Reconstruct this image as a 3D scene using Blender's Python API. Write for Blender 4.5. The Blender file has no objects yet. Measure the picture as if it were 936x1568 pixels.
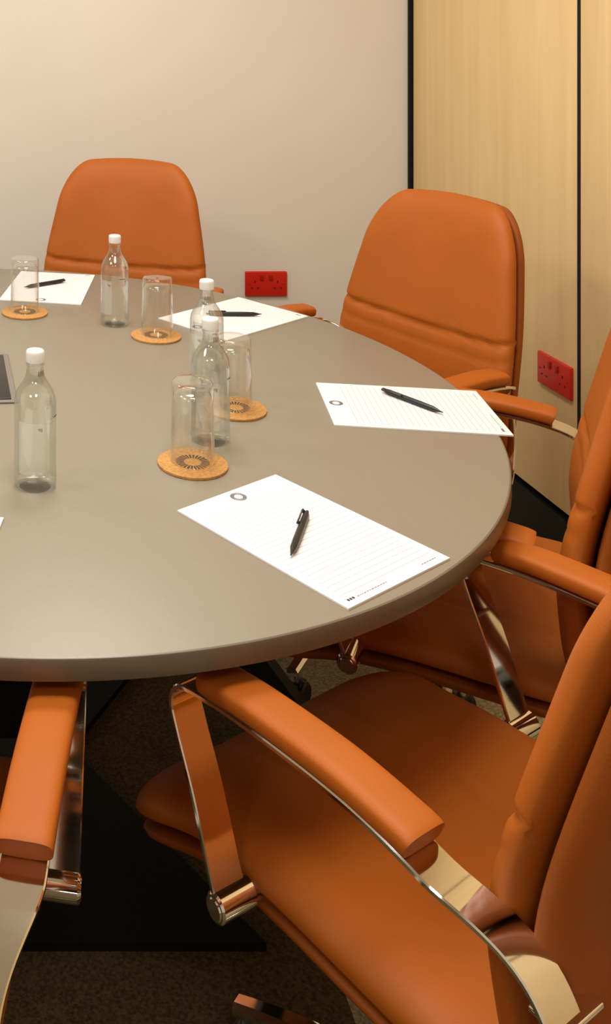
import bpy, bmesh, math, random
from mathutils import Vector, Matrix
random.seed(3)
scene = bpy.context.scene
COL = scene.collection
pi = math.pi

# ------------------------------------------------------------------ materials
def srgb(r, g, b):
    def f(c):
        c /= 255.0
        return c/12.92 if c <= 0.04045 else ((c+0.055)/1.055)**2.4
    return (f(r), f(g), f(b), 1.0)

def new_mat(name):
    m = bpy.data.materials.new(name); m.use_nodes = True
    nt = m.node_tree
    return m, nt, nt.nodes['Principled BSDF']

def simple(name, col, rough=0.5, metal=0.0, noise=0.0, nscale=60, bump=0.0, bscale=300, spec=0.5, coat=0.0):
    m, nt, p = new_mat(name)
    p.inputs['Base Color'].default_value = col
    p.inputs['Roughness'].default_value = rough
    p.inputs['Metallic'].default_value = metal
    p.inputs['Specular IOR Level'].default_value = spec
    p.inputs['Coat Weight'].default_value = coat
    tc = nt.nodes.new('ShaderNodeTexCoord')
    if noise > 0:
        n = nt.nodes.new('ShaderNodeTexNoise'); n.inputs['Scale'].default_value = nscale
        n.inputs['Detail'].default_value = 4
        nt.links.new(tc.outputs['Object'], n.inputs['Vector'])
        r = nt.nodes.new('ShaderNodeValToRGB')
        a = tuple(c*(1-noise) for c in col[:3])+(1,)
        b = tuple(min(1, c*(1+noise)) for c in col[:3])+(1,)
        r.color_ramp.elements[0].position = 0.3; r.color_ramp.elements[0].color = a
        r.color_ramp.elements[1].position = 0.7; r.color_ramp.elements[1].color = b
        nt.links.new(n.outputs['Fac'], r.inputs['Fac'])
        nt.links.new(r.outputs['Color'], p.inputs['Base Color'])
    if bump > 0:
        n2 = nt.nodes.new('ShaderNodeTexNoise'); n2.inputs['Scale'].default_value = bscale
        n2.inputs['Detail'].default_value = 3
        nt.links.new(tc.outputs['Object'], n2.inputs['Vector'])
        bp = nt.nodes.new('ShaderNodeBump'); bp.inputs['Strength'].default_value = bump
        bp.inputs['Distance'].default_value = 0.002
        nt.links.new(n2.outputs['Fac'], bp.inputs['Height'])
        nt.links.new(bp.outputs['Normal'], p.inputs['Normal'])
    return m

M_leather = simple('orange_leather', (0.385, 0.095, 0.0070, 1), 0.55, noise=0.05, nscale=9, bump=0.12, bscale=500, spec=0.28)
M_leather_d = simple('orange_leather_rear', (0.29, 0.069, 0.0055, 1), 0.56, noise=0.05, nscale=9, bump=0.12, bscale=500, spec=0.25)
M_chrome = simple('chrome', (0.86, 0.85, 0.82, 1), 0.07, 1.0)
M_black = simple('black_plastic', (0.012, 0.012, 0.012, 1), 0.35)
M_blackmetal = simple('black_powdercoat', (0.008, 0.008, 0.007, 1), 0.6, noise=0.2, spec=0.2)
M_table = simple('taupe_laminate', srgb(136, 127, 111), 0.38, noise=0.03, nscale=350, spec=0.42)
M_tedge = simple('taupe_edge_band', srgb(102, 92, 78), 0.3, noise=0.03, nscale=200)
M_wall = simple('cream_paint', srgb(221, 214, 202), 0.75, noise=0.015, nscale=3, bump=0.08, bscale=180)
M_ceil = simple('ceiling_paint', srgb(238, 236, 230), 0.8, noise=0.01)
M_red = simple('red_plastic', srgb(200, 32, 18), 0.3)
M_redd = simple('red_plastic_dark', srgb(165, 20, 12), 0.3)
M_cap = simple('white_cap', srgb(226, 227, 224), 0.3)
M_ink = simple('grey_ink', srgb(110, 110, 112), 0.6)
M_inkd = simple('dark_ink', srgb(60, 50, 40), 0.6)
M_cork = simple('cork', srgb(180, 134, 80), 0.8, noise=0.22, nscale=220, bump=0.4, bscale=250, spec=0.15)
M_greyframe = simple('grey_frame', srgb(120, 116, 110), 0.4)

def carpet():
    m, nt, p = new_mat('carpet')
    tc = nt.nodes.new('ShaderNodeTexCoord')
    n = nt.nodes.new('ShaderNodeTexNoise'); n.inputs['Scale'].default_value = 190; n.inputs['Detail'].default_value = 3
    nt.links.new(tc.outputs['Object'], n.inputs['Vector'])
    def ramp(c0, c1):
        r = nt.nodes.new('ShaderNodeValToRGB')
        r.color_ramp.elements[0].position = 0.34; r.color_ramp.elements[0].color = c0
        r.color_ramp.elements[1].position = 0.66; r.color_ramp.elements[1].color = c1
        nt.links.new(n.outputs['Fac'], r.inputs['Fac']); return r
    rd = ramp(srgb(78, 65, 43), srgb(114, 99, 70))  # shade under the table, painted into the carpet colour
    rl = ramp(srgb(150, 137, 108), srgb(206, 194, 164))  # brightly lit floor right of the table, painted into the colour
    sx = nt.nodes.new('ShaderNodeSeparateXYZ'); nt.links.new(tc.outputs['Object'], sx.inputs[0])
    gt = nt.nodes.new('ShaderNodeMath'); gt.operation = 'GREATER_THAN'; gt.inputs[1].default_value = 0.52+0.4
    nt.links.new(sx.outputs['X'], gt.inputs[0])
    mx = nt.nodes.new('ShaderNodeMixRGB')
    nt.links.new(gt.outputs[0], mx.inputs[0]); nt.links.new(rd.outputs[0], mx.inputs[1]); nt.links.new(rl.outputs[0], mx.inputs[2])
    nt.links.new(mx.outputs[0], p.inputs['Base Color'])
    bp = nt.nodes.new('ShaderNodeBump'); bp.inputs['Strength'].default_value = 0.4; bp.inputs['Distance'].default_value = 0.004
    nt.links.new(n.outputs['Fac'], bp.inputs['Height']); nt.links.new(bp.outputs['Normal'], p.inputs['Normal'])
    p.inputs['Roughness'].default_value = 0.95
    p.inputs['Specular IOR Level'].default_value = 0.15
    return m
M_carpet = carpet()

def wood():
    m, nt, p = new_mat('maple_veneer')
    tc = nt.nodes.new('ShaderNodeTexCoord')
    mp = nt.nodes.new('ShaderNodeMapping'); mp.inputs['Scale'].default_value = (14, 14, 0.8)
    n = nt.nodes.new('ShaderNodeTexNoise'); n.inputs['Scale'].default_value = 1.4; n.inputs['Detail'].default_value = 5
    n.inputs['Distortion'].default_value = 0.8
    r = nt.nodes.new('ShaderNodeValToRGB')
    r.color_ramp.elements[0].position = 0.2; r.color_ramp.elements[0].color = srgb(218, 185, 130)
    r.color_ramp.elements[1].position = 0.8; r.color_ramp.elements[1].color = srgb(234, 204, 152)
    nt.links.new(tc.outputs['Object'], mp.inputs['Vector']); nt.links.new(mp.outputs['Vector'], n.inputs['Vector'])
    nt.links.new(n.outputs['Fac'], r.inputs['Fac']); nt.links.new(r.outputs['Color'], p.inputs['Base Color'])
    p.inputs['Roughness'].default_value = 0.5
    return m
M_wood = wood()

def paper():
    m, nt, p = new_mat('ruled_paper')
    tc = nt.nodes.new('ShaderNodeTexCoord')
    sx = nt.nodes.new('ShaderNodeSeparateXYZ'); nt.links.new(tc.outputs['Object'], sx.inputs[0])
    mm = nt.nodes.new('ShaderNodeMath'); mm.operation = 'MULTIPLY'; mm.inputs[1].default_value = 1/0.0105
    nt.links.new(sx.outputs['Y'], mm.inputs[0])
    fr = nt.nodes.new('ShaderNodeMath'); fr.operation = 'FRACT'; nt.links.new(mm.outputs[0], fr.inputs[0])
    lt = nt.nodes.new('ShaderNodeMath'); lt.operation = 'LESS_THAN'; lt.inputs[1].default_value = 0.11
    nt.links.new(fr.outputs[0], lt.inputs[0])
    l2 = nt.nodes.new('ShaderNodeMath'); l2.operation = 'LESS_THAN'; l2.inputs[1].default_value = 0.108
    nt.links.new(sx.outputs['Y'], l2.inputs[0])
    l3 = nt.nodes.new('ShaderNodeMath'); l3.operation = 'GREATER_THAN'; l3.inputs[1].default_value = -0.128
    nt.links.new(sx.outputs['Y'], l3.inputs[0])
    ab = nt.nodes.new('ShaderNodeMath'); ab.operation = 'ABSOLUTE'; nt.links.new(sx.outputs['X'], ab.inputs[0])
    l4 = nt.nodes.new('ShaderNodeMath'); l4.operation = 'LESS_THAN'; l4.inputs[1].default_value = 0.092
    nt.links.new(ab.outputs[0], l4.inputs[0])
    cur = lt
    for q in (l2, l3, l4):
        mu = nt.nodes.new('ShaderNodeMath'); mu.operation = 'MULTIPLY'
        nt.links.new(cur.outputs[0], mu.inputs[0]); nt.links.new(q.outputs[0], mu.inputs[1]); cur = mu
    mx = nt.nodes.new('ShaderNodeMixRGB'); mx.inputs[1].default_value = srgb(227, 224, 224); mx.inputs[2].default_value = srgb(180, 178, 182)
    nt.links.new(cur.outputs[0], mx.inputs[0]); nt.links.new(mx.outputs[0], p.inputs['Base Color'])
    p.inputs['Roughness'].default_value = 0.7
    p.inputs['Specular IOR Level'].default_value = 0.2
    return m
M_paper = paper()

def clear_glass():
    m = bpy.data.materials.new('clear_glass'); m.use_nodes = True
    nt = m.node_tree; nt.nodes.clear()
    out = nt.nodes.new('ShaderNodeOutputMaterial')
    tr = nt.nodes.new('ShaderNodeBsdfTransparent'); tr.inputs[0].default_value = (0.98, 0.985, 0.98, 1)
    gl = nt.nodes.new('ShaderNodeBsdfGlossy'); gl.inputs['Roughness'].default_value = 0.015
    gl.inputs[0].default_value = (1, 1, 0.98, 1)
    lw = nt.nodes.new('ShaderNodeLayerWeight'); lw.inputs['Blend'].default_value = 0.5
    pw = nt.nodes.new('ShaderNodeMath'); pw.operation = 'POWER'; pw.inputs[1].default_value = 2.8
    nt.links.new(lw.outputs['Facing'], pw.inputs[0])
    mn = nt.nodes.new('ShaderNodeMath'); mn.operation = 'MULTIPLY_ADD'; mn.inputs[1].default_value = 0.9; mn.inputs[2].default_value = 0.045
    nt.links.new(pw.outputs[0], mn.inputs[0])
    mx = nt.nodes.new('ShaderNodeMixShader')
    nt.links.new(mn.outputs[0], mx.inputs[0]); nt.links.new(tr.outputs[0], mx.inputs[1]); nt.links.new(gl.outputs[0], mx.inputs[2])
    nt.links.new(mx.outputs[0], out.inputs[0])
    return m
M_glass = clear_glass()

def water_glass():
    m = bpy.data.materials.new('water_filled_glass'); m.use_nodes = True
    nt = m.node_tree; nt.nodes.clear()
    out = nt.nodes.new('ShaderNodeOutputMaterial')
    tr = nt.nodes.new('ShaderNodeBsdfTransparent'); tr.inputs[0].default_value = (0.98, 1.0, 0.985, 1)
    gl = nt.nodes.new('ShaderNodeBsdfGlass'); gl.inputs['IOR'].default_value = 1.34; gl.inputs['Roughness'].default_value = 0.0
    gl.inputs[0].default_value = (0.98, 1.0, 0.985, 1)
    mx = nt.nodes.new('ShaderNodeMixShader'); mx.inputs[0].default_value = 0.30
    nt.links.new(tr.outputs[0], mx.inputs[1]); nt.links.new(gl.outputs[0], mx.inputs[2])
    gs = nt.nodes.new('ShaderNodeBsdfGlossy'); gs.inputs['Roughness'].default_value = 0.02
    lw = nt.nodes.new('ShaderNodeLayerWeight'); lw.inputs['Blend'].default_value = 0.5
    pw = nt.nodes.new('ShaderNodeMath'); pw.operation = 'POWER'; pw.inputs[1].default_value = 2.8
    nt.links.new(lw.outputs['Facing'], pw.inputs[0])
    ml = nt.nodes.new('ShaderNodeMath'); ml.operation = 'MULTIPLY_ADD'; ml.inputs[1].default_value = 0.7; ml.inputs[2].default_value = 0.09
    nt.links.new(pw.outputs[0], ml.inputs[0])
    m2 = nt.nodes.new('ShaderNodeMixShader')
    nt.links.new(ml.outputs[0], m2.inputs[0]); nt.links.new(mx.outputs[0], m2.inputs[1]); nt.links.new(gs.outputs[0], m2.inputs[2])
    nt.links.new(m2.outputs[0], out.inputs[0])
    return m
M_bottle = water_glass()

def label_mat(name, fac):
    m = bpy.data.materials.new(name); m.use_nodes = True
    nt = m.node_tree; nt.nodes.clear()
    out = nt.nodes.new('ShaderNodeOutputMaterial')
    tr = nt.nodes.new('ShaderNodeBsdfTransparent')
    df = nt.nodes.new('ShaderNodeBsdfDiffuse'); df.inputs[0].default_value = srgb(236, 243, 238)
    mx = nt.nodes.new('ShaderNodeMixShader'); mx.inputs[0].default_value = fac
    nt.links.new(tr.outputs[0], mx.inputs[1]); nt.links.new(df.outputs[0], mx.inputs[2])
    nt.links.new(mx.outputs[0], out.inputs[0])
    return m
M_label = label_mat('frosted_label', 0.24)
M_frost = label_mat('frosted_back_print', 0.07)

def emis(name, col, s):
    m, nt, p = new_mat(name)
    p.inputs['Emission Color'].default_value = col; p.inputs['Emission Strength'].default_value = s
    return m
M_diff = emis('light_diffuser', (1, 0.95, 0.87, 1), 2.0)

# ------------------------------------------------------------------ helpers
def mk(name, data, parent=None, loc=(0, 0, 0), rot=(0, 0, 0)):
    o = bpy.data.objects.new(name, data); COL.objects.link(o)
    o.location = loc; o.rotation_euler = rot
    if parent is not None: o.parent = parent
    return o

def mesh(name, verts, faces, mats, smooth=True, angle=None, fm=None):
    me = bpy.data.meshes.new(name)
    me.from_pydata([tuple(v) for v in verts], [], faces)
    for m in (mats if isinstance(mats, (list, tuple)) else [mats]): me.materials.append(m)
    if fm:
        for i, p in enumerate(me.polygons): p.material_index = fm[i]
    bm = bmesh.new(); bm.from_mesh(me); bmesh.ops.recalc_face_normals(bm, faces=bm.faces); bm.to_mesh(me); bm.free()
    if smooth:
        me.polygons.foreach_set('use_smooth', [True]*len(me.polygons))
        if angle: me.set_sharp_from_angle(angle=math.radians(angle))
    me.update()
    return me

class Geo:
    def __init__(s): s.v = []; s.f = []; s.m = []
    def add(s, v, f, mi=0, M=None):
        o = len(s.v)
        s.v += [(M @ Vector(p)) if M else Vector(p) for p in v]
        s.f += [tuple(i+o for i in q) for q in f]; s.m += [mi]*len(f)
    def box(s, c, d, mi=0, bev=0.0, M=None):
        bm = bmesh.new(); bmesh.ops.create_cube(bm, size=1)
        for v in bm.verts:
            v.co = Vector((v.co.x*d[0], v.co.y*d[1], v.co.z*d[2]))
        if bev > 0: bmesh.ops.bevel(bm, geom=list(bm.edges), offset=bev, segments=3, profile=0.5, affect='EDGES')
        T = Matrix.Translation(c)
        if M: T = M @ T
        bm.verts.index_update()
        s.add([v.co.copy() for v in bm.verts], [tuple(v.index for v in f.verts) for f in bm.faces], mi, T)
        bm.free()
    def lathe(s, prof, seg=48, mi=0, M=None):
        v = []; f = []
        n = len(prof)
        for (r, z) in prof:
            for k in range(seg):
                a = 2*pi*k/seg; v.append((r*math.cos(a), r*math.sin(a), z))
        for i in range(n-1):
            for k in range(seg):
                k2 = (k+1) % seg
                f.append((i*seg+k, i*seg+k2, (i+1)*seg+k2, (i+1)*seg+k))
        if prof[0][0] > 1e-5: f.append(tuple(range(seg))[::-1])
        if prof[-1][0] > 1e-5: f.append(tuple((n-1)*seg+k for k in range(seg)))
        s.add(v, f, mi, M)
    def cyl(s, p0, p1, r0, r1=None, seg=24, mi=0, M=None):
        r1 = r0 if r1 is None else r1
        p0 = Vector(p0); p1 = Vector(p1); d = p1-p0; L = d.length
        R = d.to_track_quat('Z', 'Y').to_matrix().to_4x4()
        T = Matrix.Translation(p0) @ R
        if M: T = M @ T
        b = min(r0, r1)*0.15
        s.lathe([(r0-b, 0), (r0, b), (r1, L-b), (r1-b, L)], seg, mi, T)
    def mesh(s, name, mats, smooth=True, angle=38):
        return mesh(name, s.v, s.f, mats, smooth, angle, s.m)

def catmull(P, n=8):
    P = [Vector(p) for p in P]; out = []
    for i in range(len(P)-1):
        p0 = P[max(i-1, 0)]; p1 = P[i]; p2 = P[i+1]; p3 = P[min(i+2, len(P)-1)]
        for k in range(n):
            t = k/n
            out.append(0.5*((2*p1)+(-p0+p2)*t+(2*p0-5*p1+4*p2-p3)*t*t+(-p0+3*p1-3*p2+p3)*t**3))
    out.append(P[-1]); return out

def sweep_yz(path, sect_fn, xf):
    v = []; f = []; n = len(path); ns = None
    for i, p in enumerate(path):
        a = path[max(i-1, 0)]; b = path[min(i+1, n-1)]
        t = (b-a).normalized(); nr = Vector((-t.y, t.x))
        sec = sect_fn(i, n); ns = len(sec)
        x0 = xf(p.x, p.y, i)
        for (sx, sn) in sec:
            v.append((x0+sx, p.x+nr.x*sn, p.y+nr.y*sn))
    for i in range(n-1):
        for k in range(ns):
            k2 = (k+1) % ns
            f.append((i*ns+k, i*ns+k2, (i+1)*ns+k2, (i+1)*ns+k))
    f.append(tuple(range(ns))[::-1]); f.append(tuple((n-1)*ns+k for k in range(ns)))
    return v, f

def rrect(u, w, r):
    m = max(abs(u), abs(w))
    if m < 1e-9: return 0.0, 0.0
    qu, qw = abs(u)/m, abs(w)/m
    c = 1-r
    if qu > c and qw > c:
        du, dw = (qu-c)/r, (qw-c)/r
        l = math.hypot(du, dw)
        if l > 1e-9:
            qu, qw = c+du/l*r, c+dw/l*r
    return math.copysign(qu*m, u), math.copysign(qw*m, w)

def cushion(geo, nu, nv, r, fn, tf, tb, p=9, mi=0):
    idx = {}
    v = []; f = []
    def uv(i, n): return math.copysign(1-(1-abs(2*i/n-1))**1.5, 2*i/n-1)
    for side in (0, 1):
        for i in range(nu+1):
            for j in range(nv+1):
                border = i in (0, nu) or j in (0, nv)
                if side == 1 and border: idx[(1, i, j)] = idx[(0, i, j)]; continue
                u = uv(i, nu); w = uv(j, nv)
                a, b = rrect(u, w, r)
                m = max(abs(u), abs(w))
                e = math.sqrt(max(0, 1-m**p))
                t = (tf if side == 0 else -tb)*e
                idx[(side, i, j)] = len(v); v.append(fn(a, b, t, side))
    for side in (0, 1):
        for i in range(nu):
            for j in range(nv):
                q = (idx[(side, i, j)], idx[(side, i+1, j)], idx[(side, i+1, j+1)], idx[(side, i, j+1)])
                f.append(q if side == 0 else q[::-1])
    geo.add(v, f, mi)

# ------------------------------------------------------------------ chair
BZ0, BZ1 = 0.405, 1.03
def lerp_tab(tab, x):
    for i in range(len(tab)-1):
        x0, y0 = tab[i]; x1, y1 = tab[i+1]
        if x <= x1:
            t = max(0, (x-x0)/(x1-x0)); t = t*t*(3-2*t)
            return y0+(y1-y0)*t
    return tab[-1][1]
HW = [(0, 0.228), (0.42, 0.250), (1.08, 0.200)]
def back_fn(shrink, off, seam):
    def fn(a, b, t, side):
        s = (b*shrink+1)/2
        z = BZ0+s*(BZ1-BZ0)-0.018*a*a*s
        x = a*shrink*lerp_tab(HW, s)
        y = -0.250+0.012*math.exp(-((s-0.36)/0.24)**2)-0.165*max(0, s-0.32)**1.4
        y += 0.036*(a*a)*(0.5+0.5*s)
        if seam and side == 0:
            for zs, d in ((0.726, 0.008), (0.688, 0.0025)):
                t -= d*math.exp(-((z-zs-0.012*(a*a))/0.0055)**2)
        return (x, y+off+t, z-t*0.2)
    return fn
g = Geo()
cushion(g, 56, 120, 0.38, back_fn(1.0, 0, True), 0.034, 0.014, 12)
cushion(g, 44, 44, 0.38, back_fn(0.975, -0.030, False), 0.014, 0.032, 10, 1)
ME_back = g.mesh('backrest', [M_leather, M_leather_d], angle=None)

def seat_mesh(y0, y1, flare):
    yc = (y0+y1)/2; yh = (y1-y0)/2
    def seat_fn(sh, z0, groove):
        def fn(a, b, t, side):
            tt = min(1, max(0, (b-0.45)/0.5)); tt = tt*tt*(3-2*tt)
            x = a*sh*(0.250+flare*tt); y = yc+b*sh*yh
            z = z0-0.060*max(0, b)**3+0.014*(a*a)*(1-0.8*max(0, b))-0.006*(1-a*a)*(1-b*b)
            if groove and side == 0:
                t -= 0.004*math.exp(-((abs(x)-0.085)/0.006)**2)
            return (x, y, z+t)
        return fn
    g = Geo()
    cushion(g, 60, 48, 0.36, seat_fn(1.0, 0.432, True), 0.036, 0.016, 10)
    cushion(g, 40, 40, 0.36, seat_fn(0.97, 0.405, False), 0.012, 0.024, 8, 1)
    return g.mesh('seat', [M_leather, M_leather_d], angle=None)
ME_seat = seat_mesh(-0.27, 0.350, 0.034)
ME_seat_s = seat_mesh(-0.27, 0.27, 0.0)

def band_sec(i, n):
    w = 0.0235; t = 0.0035; c = 0.0015
    return [(-w+c, -t), (w-c, -t), (w, -t+c), (w, t-c), (w-c, t), (-w+c, t), (-w, t-c), (-w, -t+c)]
def pad_sec(i, n):
    e = min(i, n-1-i)/5.0
    sc = math.sqrt(max(0.0, 1-(1-min(1, e))**2))*0.45+0.55
    zc = 0.017; out = []
    for k in range(28):
        a = 2*pi*k/28
        ca, sa = math.cos(a), math.sin(a)
        x = math.copysign(abs(ca)**0.55, ca)*0.0285*(0.8+0.2*sc)
        z = math.copysign(abs(sa)**0.6, sa)*0.0135*sc
        out.append((x, -(zc+z)))
    return out
FRONT = [(0.100, 0.440), (0.112, 0.468), (0.140, 0.54), (0.170, 0.602), (0.180, 0.632), (0.168, 0.655), (0.128, 0.666),
         (0.05, 0.675), (-0.06, 0.680), (-0.14, 0.675)]
REAR = [(-0.21, 0.658), (-0.262, 0.625), (-0.288, 0.58), (-0.292, 0.52), (-0.284, 0.465), (-0.265, 0.425)]
REAR_T = [(-0.190, 0.655), (-0.222, 0.618), (-0.236, 0.57), (-0.240, 0.51), (-0.236, 0.455), (-0.228, 0.425)]
AX = 0.284
def arm_mesh(sx, tucked=False):
    g = Geo()
    x0 = sx*AX
    path = catmull([Vector(p) for p in FRONT+(REAR_T if tucked else REAR)], 8)
    ys, ye, inn = (-0.150, -0.225, 0.062) if tucked else (-0.17, -0.27, 0.026)
    def xf(y, z, i):
        t = min(1, max(0, (ys-y)/(ys-ye)))
        if y < -0.20 and z < 0.6: t = 1
        t = t*t*(3-2*t)
        return sx*(AX-inn*t)
    pe = [(0.128, 0.666), (0.11, 0.668), (0.05, 0.675), (-0.06, 0.680)] + ([(-0.115, 0.6775), (-0.132, 0.676)] if tucked else [(-0.14, 0.675), (-0.157, 0.672)])
    padp = catmull([Vector(p) for p in pe], 10)
    v, f = sweep_yz(path, band_sec, xf); g.add(v, f, 0)
    v, f = sweep_yz(padp, pad_sec, lambda y, z, i: x0); g.add(v, f, 1)
    g.cyl((x0+sx*0.026, 0.100, 0.436), (sx*0.235, 0.100, 0.434), 0.0125, mi=0)
    g.cyl((sx*0.24, 0.100, 0.434), (sx*0.15, 0.085, 0.385), 0.0115, mi=0)
    g.cyl((x0+sx*0.0245, 0.100, 0.437), (x0-sx*0.03, 0.100, 0.436), 0.0165, mi=0)
    if tucked:
        g.cyl((sx*(AX-0.062), -0.228, 0.428), (sx*0.13, -0.235, 0.41), 0.012, mi=0)
    else:
        g.cyl((sx*(AX-0.004), -0.265, 0.428), (sx*0.13, -0.262, 0.41), 0.012, mi=0)
        g.box((sx*(AX-0.045), -0.272, 0.60), (0.06, 0.034, 0.006), 0, 0.002)
    return g.mesh('arm', [M_chrome, M_leather], angle=40)
ARMS = {False: (arm_mesh(-1), arm_mesh(1)), True: (arm_mesh(-1, True), arm_mesh(1, True))}

g = Geo()
g.box((0, -0.02, 0.372), (0.20, 0.26, 0.045), 1, 0.01)
g.box((0, -0.20, 0.385), (0.26, 0.16, 0.02), 1, 0.006)
g.box((0, -0.262, 0.41), (0.26, 0.02, 0.06), 1, 0.006)
g.cyl((0.1, 0.02, 0.375), (0.24, 0.03, 0.37), 0.005, mi=1)
g.box((0.25, 0.03, 0.37), (0.05, 0.025, 0.01), 1, 0.004)
g.cyl((0, 0, 0.20), (0, 0, 0.36), 0.015, mi=0)
g.cyl((0, 0, 0.08), (0, 0, 0.25), 0.027, 0.025, mi=1)
g.cyl((0, 0, 0.072), (0, 0, 0.135), 0.045, 0.036, mi=0)
for k in range(5):
    a = 2*pi*k/5+0.35
    M = Matrix.Rotation(a, 4, 'Z')
    v = []; f = []; n = 8
    for i in range(n+1):
        t = i/n; x = 0.03+0.27*t; hw = 0.022-0.009*t; zt = 0.125-0.045*t*t; h = 0.034-0.018*t
        v += [(x, -hw, zt-h), (x, hw, zt-h), (x, hw, zt-0.006), (x, hw*0.6, zt), (x, -hw*0.6, zt), (x, -hw, zt-0.006)]
    for i in range(n):
        for q in range(6):
            f.append((i*6+q, i*6+(q+1) % 6, (i+1)*6+(q+1) % 6, (i+1)*6+q))
    f += [tuple(range(6)), tuple(n*6+q for q in range(6))]
    g.add(v, f, 0, M)
    g.cyl((0.29, 0, 0.045), (0.29, 0, 0.08), 0.009, mi=0, M=M)
    for sy in (-1, 1):
        g.cyl((0.285, sy*0.008, 0.0255), (0.285, sy*0.026, 0.0255), 0.025, mi=1, M=M)
    g.box((0.285, 0, 0.042), (0.036, 0.04, 0.016), 1, 0.006, M=M)
ME_base = g.mesh('swivel_base', [M_chrome, M_black], angle=40)

def chair(x, y, fx, fy, base_rot=0.0, tucked=False, short=False):
    e = bpy.data.objects.new('office_chair', None); COL.objects.link(e)
    e.empty_display_size = 0.2
    e.location = (x, y, 0); e.rotation_euler = (0, 0, math.atan2(-fx, fy))
    mk('seat', ME_seat_s if short else ME_seat, e); mk('backrest', ME_back, e)
    mk('armrest_left', ARMS[tucked][0], e); mk('armrest_right', ARMS[tucked][1], e)
    mk('swivel_base', ME_base, e, rot=(0, 0, base_rot))
    return e
chair(0.294, 2.86, -0.34, -0.94, tucked=True)
chair(0.832, 2.395, -0.89, -0.456, 0.3, tucked=True, short=True)
chair(0.800, 1.838, -0.85, 0.52, 0.077, short=True)
chair(0.565, 1.252, -0.51, 0.86, 0.30)
chair(-0.226, 1.17, 0.19, 0.98, 0.4)

# ------------------------------------------------------------------ table
TC = (0.0, 2.034); R = 0.888; TZ = 0.75
tab = bpy.data.objects.new('conference_table', None); COL.objects.link(tab); tab.location = (TC[0], TC[1], 0)
gg = Geo()
gg.lathe([(R-0.003, TZ), (R-0.0008, TZ-0.0009), (R, TZ-0.003), (R, TZ-0.024), (R-0.0008, TZ-0.0262), (R-0.003, TZ-0.027)], 240, 1)
gg.m[-1] = 1; gg.m[-2] = 0
for i, p in enumerate(gg.v):
    th = math.atan2(p.y, p.x)
    k = 1+0.031/R*math.cos(2*(th+pi/4))
    gg.v[i] = Vector((p.x*k, p.y*k, p.z))
mk('table_top', gg.mesh('table_top', [M_table, M_tedge], angle=30), tab)
g = Geo()
g.box((0, 0, 0.40), (0.18, 0.18, 0.62), 0, 0.01)
g.box((0, 0, 0.712), (0.9, 0.12, 0.022), 0, 0.003)
g.box((0, 0, 0.712), (0.12, 0.9, 0.022), 0, 0.003)
for sy in (-1, 1):
    v = [(-0.14, 0, 0), (0.14, 0, 0), (0.42, sy*0.43, 0), (-0.42, sy*0.43, 0), (-0.14, 0, 0.014), (0.14, 0, 0.014), (0.42, sy*0.43, 0.014), (-0.42, sy*0.43, 0.014)]
    f = [(0, 1, 2, 3), (4, 5, 6, 7), (0, 1, 5, 4), (1, 2, 6, 5), (2, 3, 7, 6), (3, 0, 4, 7)]
    g.add(v, f, 0)
for sx in (-1, 1):
    w = 0.05
    v = [(sx*0.06, -w, 0.70), (sx*0.06, w, 0.70), (sx*0.16, w, 0.70), (sx*0.16, -w, 0.70),
         (sx*0.60, -w, 0), (sx*0.60, w, 0), (sx*0.68, w, 0), (sx*0.68, -w, 0)]
    g.add(v, [(0, 1, 2, 3), (4, 5, 6, 7), (0, 1, 5, 4), (1, 2, 6, 5), (2, 3, 7, 6), (3, 0, 4, 7)], 0)
mk('pedestal_base', g.mesh('pedestal_base', [M_blackmetal], angle=30), tab)

g = Geo()
g.box((0, 0, 0.002), (0.17, 0.27, 0.004), 1, 0.0015)
g.box((0, 0, 0.0045), (0.148, 0.248, 0.004), 0, 0.0015)
g.box((0, 0.115, 0.007), (0.10, 0.012, 0.002), 1, 0.0008)
for k in range(5): g.box((-0.04+0.02*k, -0.09, 0.0068), (0.008, 0.04, 0.0012), 1, 0.0004)
mk('cable_port', g.mesh('cable_port', [M_black, M_greyframe], angle=30), loc=(-0.060, 2.03, TZ), rot=(0, 0, 0.06))

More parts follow.
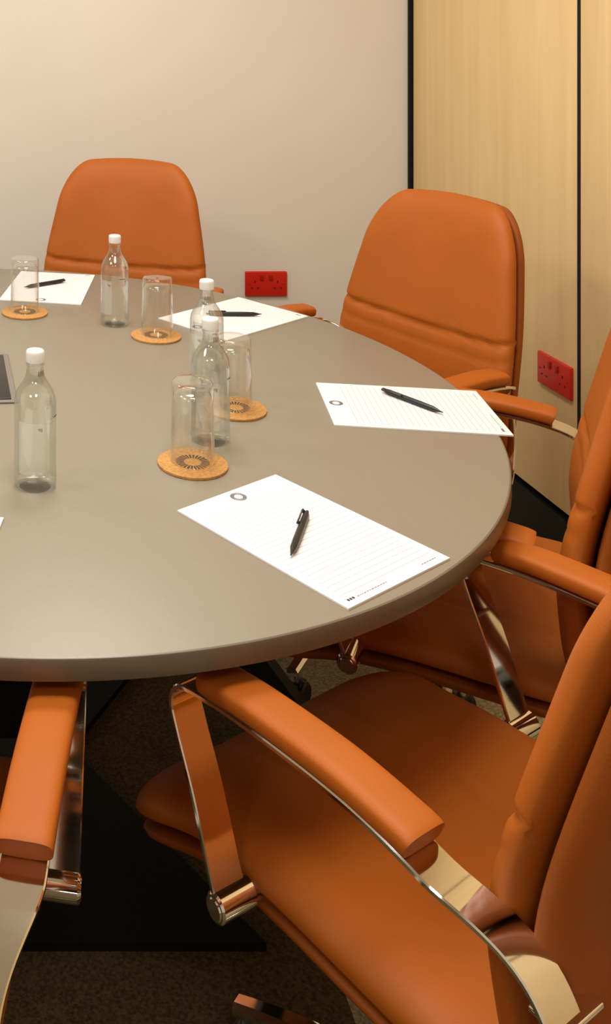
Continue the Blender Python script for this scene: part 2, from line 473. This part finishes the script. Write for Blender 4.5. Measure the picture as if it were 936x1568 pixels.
# ------------------------------------------------------------------ table items
def bottle_mesh():
    g = Geo()
    prof = [(0.024, 0.0), (0.0295, 0.0015), (0.032, 0.006), (0.0325, 0.012), (0.0322, 0.06), (0.0322, 0.125), (0.0318, 0.134), (0.0295, 0.144),
            (0.0240, 0.154), (0.0180, 0.163), (0.0145, 0.171), (0.0130, 0.180), (0.0125, 0.186), (0.0142, 0.187), (0.0142, 0.190), (0.0122, 0.191), (0.0122, 0.197)]
    P = catmull([Vector((a, b)) for a, b in prof], 3)
    g.lathe([(p.x, p.y) for p in P], 48, 0)
    cp = [(0.0128, 0.1915), (0.0138, 0.192), (0.0138, 0.2075), (0.0130, 0.209), (0.0115, 0.2095)]
    g.lathe(cp, 40, 1)
    for k in range(30):
        a = 2*pi*k/30
        g.box((0.0138, 0, 0.2), (0.0009, 0.0012, 0.012), 1, 0, Matrix.Rotation(a, 4, 'Z'))
    def patch(r, a0, a1, z0, z1, mi, n=16):
        v = []; f = []
        for i in range(n+1):
            a = a0+(a1-a0)*i/n
            v += [(r*math.cos(a), r*math.sin(a), z0), (r*math.cos(a), r*math.sin(a), z1)]
        for i in range(n): f.append((2*i, 2*i+2, 2*i+3, 2*i+1))
        g.add(v, f, mi)
    patch(0.0328, -2.7, -1.4, 0.030, 0.108, 2)
    patch(0.0328, -1.4, 3.5, 0.008, 0.122, 4, 40)
    patch(0.0331, -0.85, -0.45, 0.112, 0.1138, 3, 6)
    for q in range(4): patch(0.0331, -1.7+0.05*q, -1.675+0.05*q, 0.098-0.001*q, 0.101, 3, 2)
    for q in range(5): patch(0.0136, -1.5+0.2*q, -1.4+0.2*q, 0.172, 0.180, 3, 2)
    return g.mesh('water_bottle', [M_bottle, M_cap, M_label, M_ink, M_frost], angle=50)
ME_bottle = bottle_mesh()
for (x, y, r) in ((0.0541, 1.566, 0.25), (0.2696, 2.392, -0.5), (0.403, 1.985, -0.6), (0.358, 1.732, 0.1)):
    mk('water_bottle', ME_bottle, loc=(x, y, TZ), rot=(0, 0, r))

g = Geo()
prof = [(0.0352, 0.0), (0.0360, 0.0008), (0.0358, 0.003), (0.0338, 0.10), (0.0334, 0.122), (0.0322, 0.1262), (0.029, 0.1275), (0.012, 0.1268), (0.0, 0.1262)]
g.lathe(prof, 56, 0)
prof = [(0.0352, 0.0), (0.0340, 0.001), (0.0320, 0.095), (0.0305, 0.106), (0.024, 0.112), (0.0, 0.1135)]
g.lathe(prof, 56, 0)
g.f = [q for q in g.f if len(q) <= 4]; g.m = [0]*len(g.f)
ME_tumbler = g.mesh('glass_tumbler', [M_glass], angle=60)
g = Geo()
g.lathe([(0.0545, 0), (0.056, 0.0008), (0.056, 0.0042), (0.0545, 0.005)], 64, 0)
for k in range(26):
    a = 2*pi*k/26
    M = Matrix.Rotation(a, 4, 'Z')
    g.add([(0.014, -0.0010, 0.0053), (0.027, -0.0019, 0.0053), (0.027, 0.0019, 0.0053), (0.014, 0.0010, 0.0053)], [(0, 1, 2, 3)], 1, M)
ME_coaster = g.mesh('cork_coaster', [M_cork, M_inkd], angle=40)
for (cx, cy, gx, gy) in ((0.0604, 2.479, 0.061, 2.487), (0.352, 2.297, 0.356, 2.305), (0.432, 1.869, 0.428, 1.874), (0.310, 1.639, 0.311, 1.646)):
    mk('cork_coaster', ME_coaster, loc=(cx, cy, TZ), rot=(0, 0, random.random()))
    mk('glass_tumbler', ME_tumbler, loc=(gx, gy, TZ+0.0056))

def pad_mesh():
    g = Geo()
    g.box((0, 0, 0.0015), (0.21, 0.297, 0.003), 0, 0.0004)
    zt = 0.0032
    n = 26
    for k in range(n):
        a = 2*pi*k/n
        M = Matrix.Translation((0.0, 0.128, 0)) @ Matrix.Rotation(a, 4, 'Z')
        g.add([(0.0065, -0.0006, zt), (0.0125, -0.0012, zt), (0.0125, 0.0012, zt), (0.0065, 0.0006, zt)], [(0, 1, 2, 3)], 1, M)
    def bar(x0, x1, y, h, mi):
        g.add([(x0, y, zt), (x1, y, zt), (x1, y+h, zt), (x0, y+h, zt)], [(0, 1, 2, 3)], mi)
    for q in range(3): bar(-0.092+0.0048*q, -0.0885+0.0048*q, -0.139, 0.004, 2)
    x = -0.074
    while x < -0.015:
        w = 0.002+random.random()*0.003; bar(x, x+w, -0.1385, 0.0013, 1); x += w+0.0016
    x = 0.058
    while x < 0.088:
        w = 0.002+random.random()*0.003; bar(x, x+w, -0.1385, 0.0013, 1); x += w+0.0016
    return g.mesh('note_pad', [M_paper, M_ink, M_inkd], smooth=False)
ME_pad = pad_mesh()
def pad(cx, cy, hx, hy):
    mk('note_pad', ME_pad, loc=(cx, cy, TZ), rot=(0, 0, math.atan2(-hx, hy)))
pad(0.428, 1.418, -0.555, 0.832)
pad(0.752, 1.876, -0.988, 0.152)
pad(0.559, 2.440, -0.79, -0.61)
pad(0.131, 2.715, -0.209, -0.978)
pad(-0.126, 1.336, 0.19, 0.98)

g = Geo()
g.lathe([(0.0008, 0.0), (0.0012, 0.004), (0.003, 0.012), (0.0047, 0.02), (0.0052, 0.045), (0.0050, 0.09), (0.0048, 0.118), (0.0038, 0.124)], 20, 0)
g.lathe([(0.0026, 0.123), (0.0026, 0.131), (0.002, 0.1325)], 16, 0)
g.box((0, 0.0075, 0.105), (0.0045, 0.0016, 0.042), 0, 0.0006)
g.box((0, 0.0055, 0.1235), (0.0045, 0.006, 0.004), 0, 0.0006)
g.box((0, 0.0066, 0.086), (0.0045, 0.003, 0.004), 0, 0.0006)
T = Matrix.Rotation(math.radians(-90), 4, 'X') @ Matrix.Translation((0, 0, -0.066))
g.v = [T @ p for p in g.v]
ME_pen = g.mesh('ballpoint_pen', [M_black], angle=40)
def pen(x, y, dx, dy, roll=0.9):
    o = mk('ballpoint_pen', ME_pen, loc=(x, y, TZ+0.0032+0.0053))
    o.rotation_euler = (Matrix.Rotation(math.atan2(-dx, dy), 4, 'Z') @ Matrix.Rotation(roll, 4, 'Y')).to_euler()
pen(0.414, 1.408, 0.058, 0.119, -0.9+pi)
pen(0.765, 1.893, -0.068, 0.115, -0.9+pi)
pen(0.562, 2.446, -1.0, 0.02, 0.9+pi)
pen(0.120, 2.725, 0.129, 0.08, 0.9+pi)

# ------------------------------------------------------------------ room
YB = 3.57; XC = 1.44; SL = 0.064; CH = 2.7; YR = -2.2; XL = -2.8
ang = math.atan(SL)
def boxobj(name, c, d, mat, rot=0, bev=0.0):
    g = Geo(); g.box((0, 0, 0), d, 0, bev)
    return mk(name, g.mesh(name, [mat], smooth=bev > 0), loc=c, rot=(0, 0, rot))
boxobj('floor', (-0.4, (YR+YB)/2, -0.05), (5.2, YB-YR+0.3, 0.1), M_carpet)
boxobj('ceiling', (-0.4, (YR+YB)/2, CH+0.05), (5.2, YB-YR+0.3, 0.1), M_ceil)
boxobj('wall_back', ((XL+XC)/2-0.0, YB+0.05, CH/2), (XC-XL+0.3, 0.1, CH), M_wall)
boxobj('wall_left', (XL-0.05, (YR+YB)/2, CH/2), (0.1, YB-YR+0.2, CH), M_wall)
boxobj('wall_front', ((XL+2.0)/2, YR-0.05, CH/2), (2.3-XL, 0.1, CH), M_wall)
def onwall(s, off=0.0):
    d = Vector((math.sin(ang), -math.cos(ang))); n = Vector((-math.cos(ang), -math.sin(ang)))
    return Vector((XC, YB))+d*s+n*off
L = (YB-YR)/math.cos(ang)
p = onwall(L/2, -0.10)
boxobj('wall_right', (p.x, p.y, CH/2), (0.1, L+0.1, CH), M_blackmetal, ang)
s = 0.012
wp = bpy.data.objects.new('wood_wall_panels', None); COL.objects.link(wp)
g = Geo(); g.box((0, 0, 0), (0.05, 0.017, CH-0.16), 0); ME_joint = g.mesh('panel_joint', [M_blackmetal], smooth=False)
while s < L-0.05:
    w = min(0.921, L-s)
    p = onwall(s+w/2, -0.025)
    g = Geo(); g.box((0, 0, 0), (0.05, w-0.016, CH-0.16), 0, 0.001)
    mk('veneer_panel', g.mesh('veneer_panel', [M_wood], angle=30), wp, loc=(p.x, p.y, (CH+0.16)/2), rot=(0, 0, ang))
    p = onwall(s+w, -0.0265)
    mk('panel_joint', ME_joint, wp, loc=(p.x, p.y, (CH+0.16)/2), rot=(0, 0, ang))
    s += w
p = onwall(L/2, -0.022)
boxobj('baseboard_right', (p.x, p.y, 0.070), (0.052, L, 0.140), M_blackmetal, ang, 0.003)
boxobj('baseboard_back', ((XL+XC)/2-0.02, YB-0.008, 0.05), (XC-XL-0.06, 0.016, 0.10), M_blackmetal, 0, 0.003)
boxobj('trim_corner', (XC+0.004, YB-0.006, CH/2), (0.030, 0.014, CH-0.002), M_blackmetal)

def socket():
    g = Geo()
    g.box((0, 0, 0), (0.147, 0.010, 0.087), 0, 0.0035)
    for sx in (-1, 1):
        g.box((sx*0.016, -0.0055, 0.022), (0.014, 0.006, 0.02), 1, 0.0015)
        cx = sx*0.040
        g.box((cx, -0.0052, 0.008), (0.004, 0.001, 0.008), 2)
        g.box((cx-0.011, -0.0052, -0.014), (0.006, 0.001, 0.004), 2)
        g.box((cx+0.011, -0.0052, -0.014), (0.006, 0.001, 0.004), 2)
        g.lathe([(0.0028, 0), (0.0028, 0.001), (0.002, 0.0014)], 16, 1, Matrix.Translation((sx*0.06, -0.005, 0.0)) @ Matrix.Rotation(pi/2, 4, 'X'))
    return g.mesh('wall_socket', [M_red, M_redd, M_black], angle=30)
ME_sock = socket()
mk('wall_socket', ME_sock, loc=(0.931, YB-0.0052, 0.539))
s_r = (YB-2.732)/math.cos(ang)
p = onwall(s_r, 0.0052)
mk('wall_socket', ME_sock, loc=(p.x, p.y, 0.512), rot=(0, 0, ang-math.radians(90)))

# ------------------------------------------------------------------ lights
def panel(x, y, w, e):
    g = Geo()
    g.box((0, 0, 0.0), (w+0.05, w+0.05, 0.02), 0, 0.003)
    g.box((0, 0, -0.0115), (w, w, 0.003), 1)
    o = mk('ceiling_light', g.mesh('ceiling_light', [M_cap, M_diff], smooth=False), loc=(x, y, CH-0.0105))
    l = bpy.data.lights.new('lamp', 'AREA'); l.shape = 'SQUARE'; l.size = w; l.energy = e; l.color = (1.0, 0.946, 0.866)
    mk('lamp', l, o, loc=(0, 0, -0.018))
for (x, y, e) in ((0.25, 2.30, 23.5), (0.25, 1.0, 23.5), (-1.4, 2.30, 19), (-1.4, 1.0, 19), (0.25, -0.8, 10), (-1.4, -0.8, 10)):
    panel(x, y, 0.6, e)
w = bpy.data.worlds.new('world'); scene.world = w; w.use_nodes = True
w.node_tree.nodes['Background'].inputs[0].default_value = (1, 0.95, 0.88, 1)
w.node_tree.nodes['Background'].inputs[1].default_value = 0.2

# ------------------------------------------------------------------ camera
cam = bpy.data.cameras.new('camera'); co = mk('camera', cam)
co.location = (0, 0, 1.47); co.rotation_euler = (pi/2, 0, 0)
cam.sensor_fit = 'HORIZONTAL'; cam.sensor_width = 36; cam.lens = 60.0
cam.shift_x = 0.5; cam.shift_y = -(784-27)/936.0
cam.clip_start = 0.05
scene.camera = co
scene.view_settings.view_transform = 'Standard'
scene.view_settings.look = 'None'
scene.view_settings.exposure = 0.0
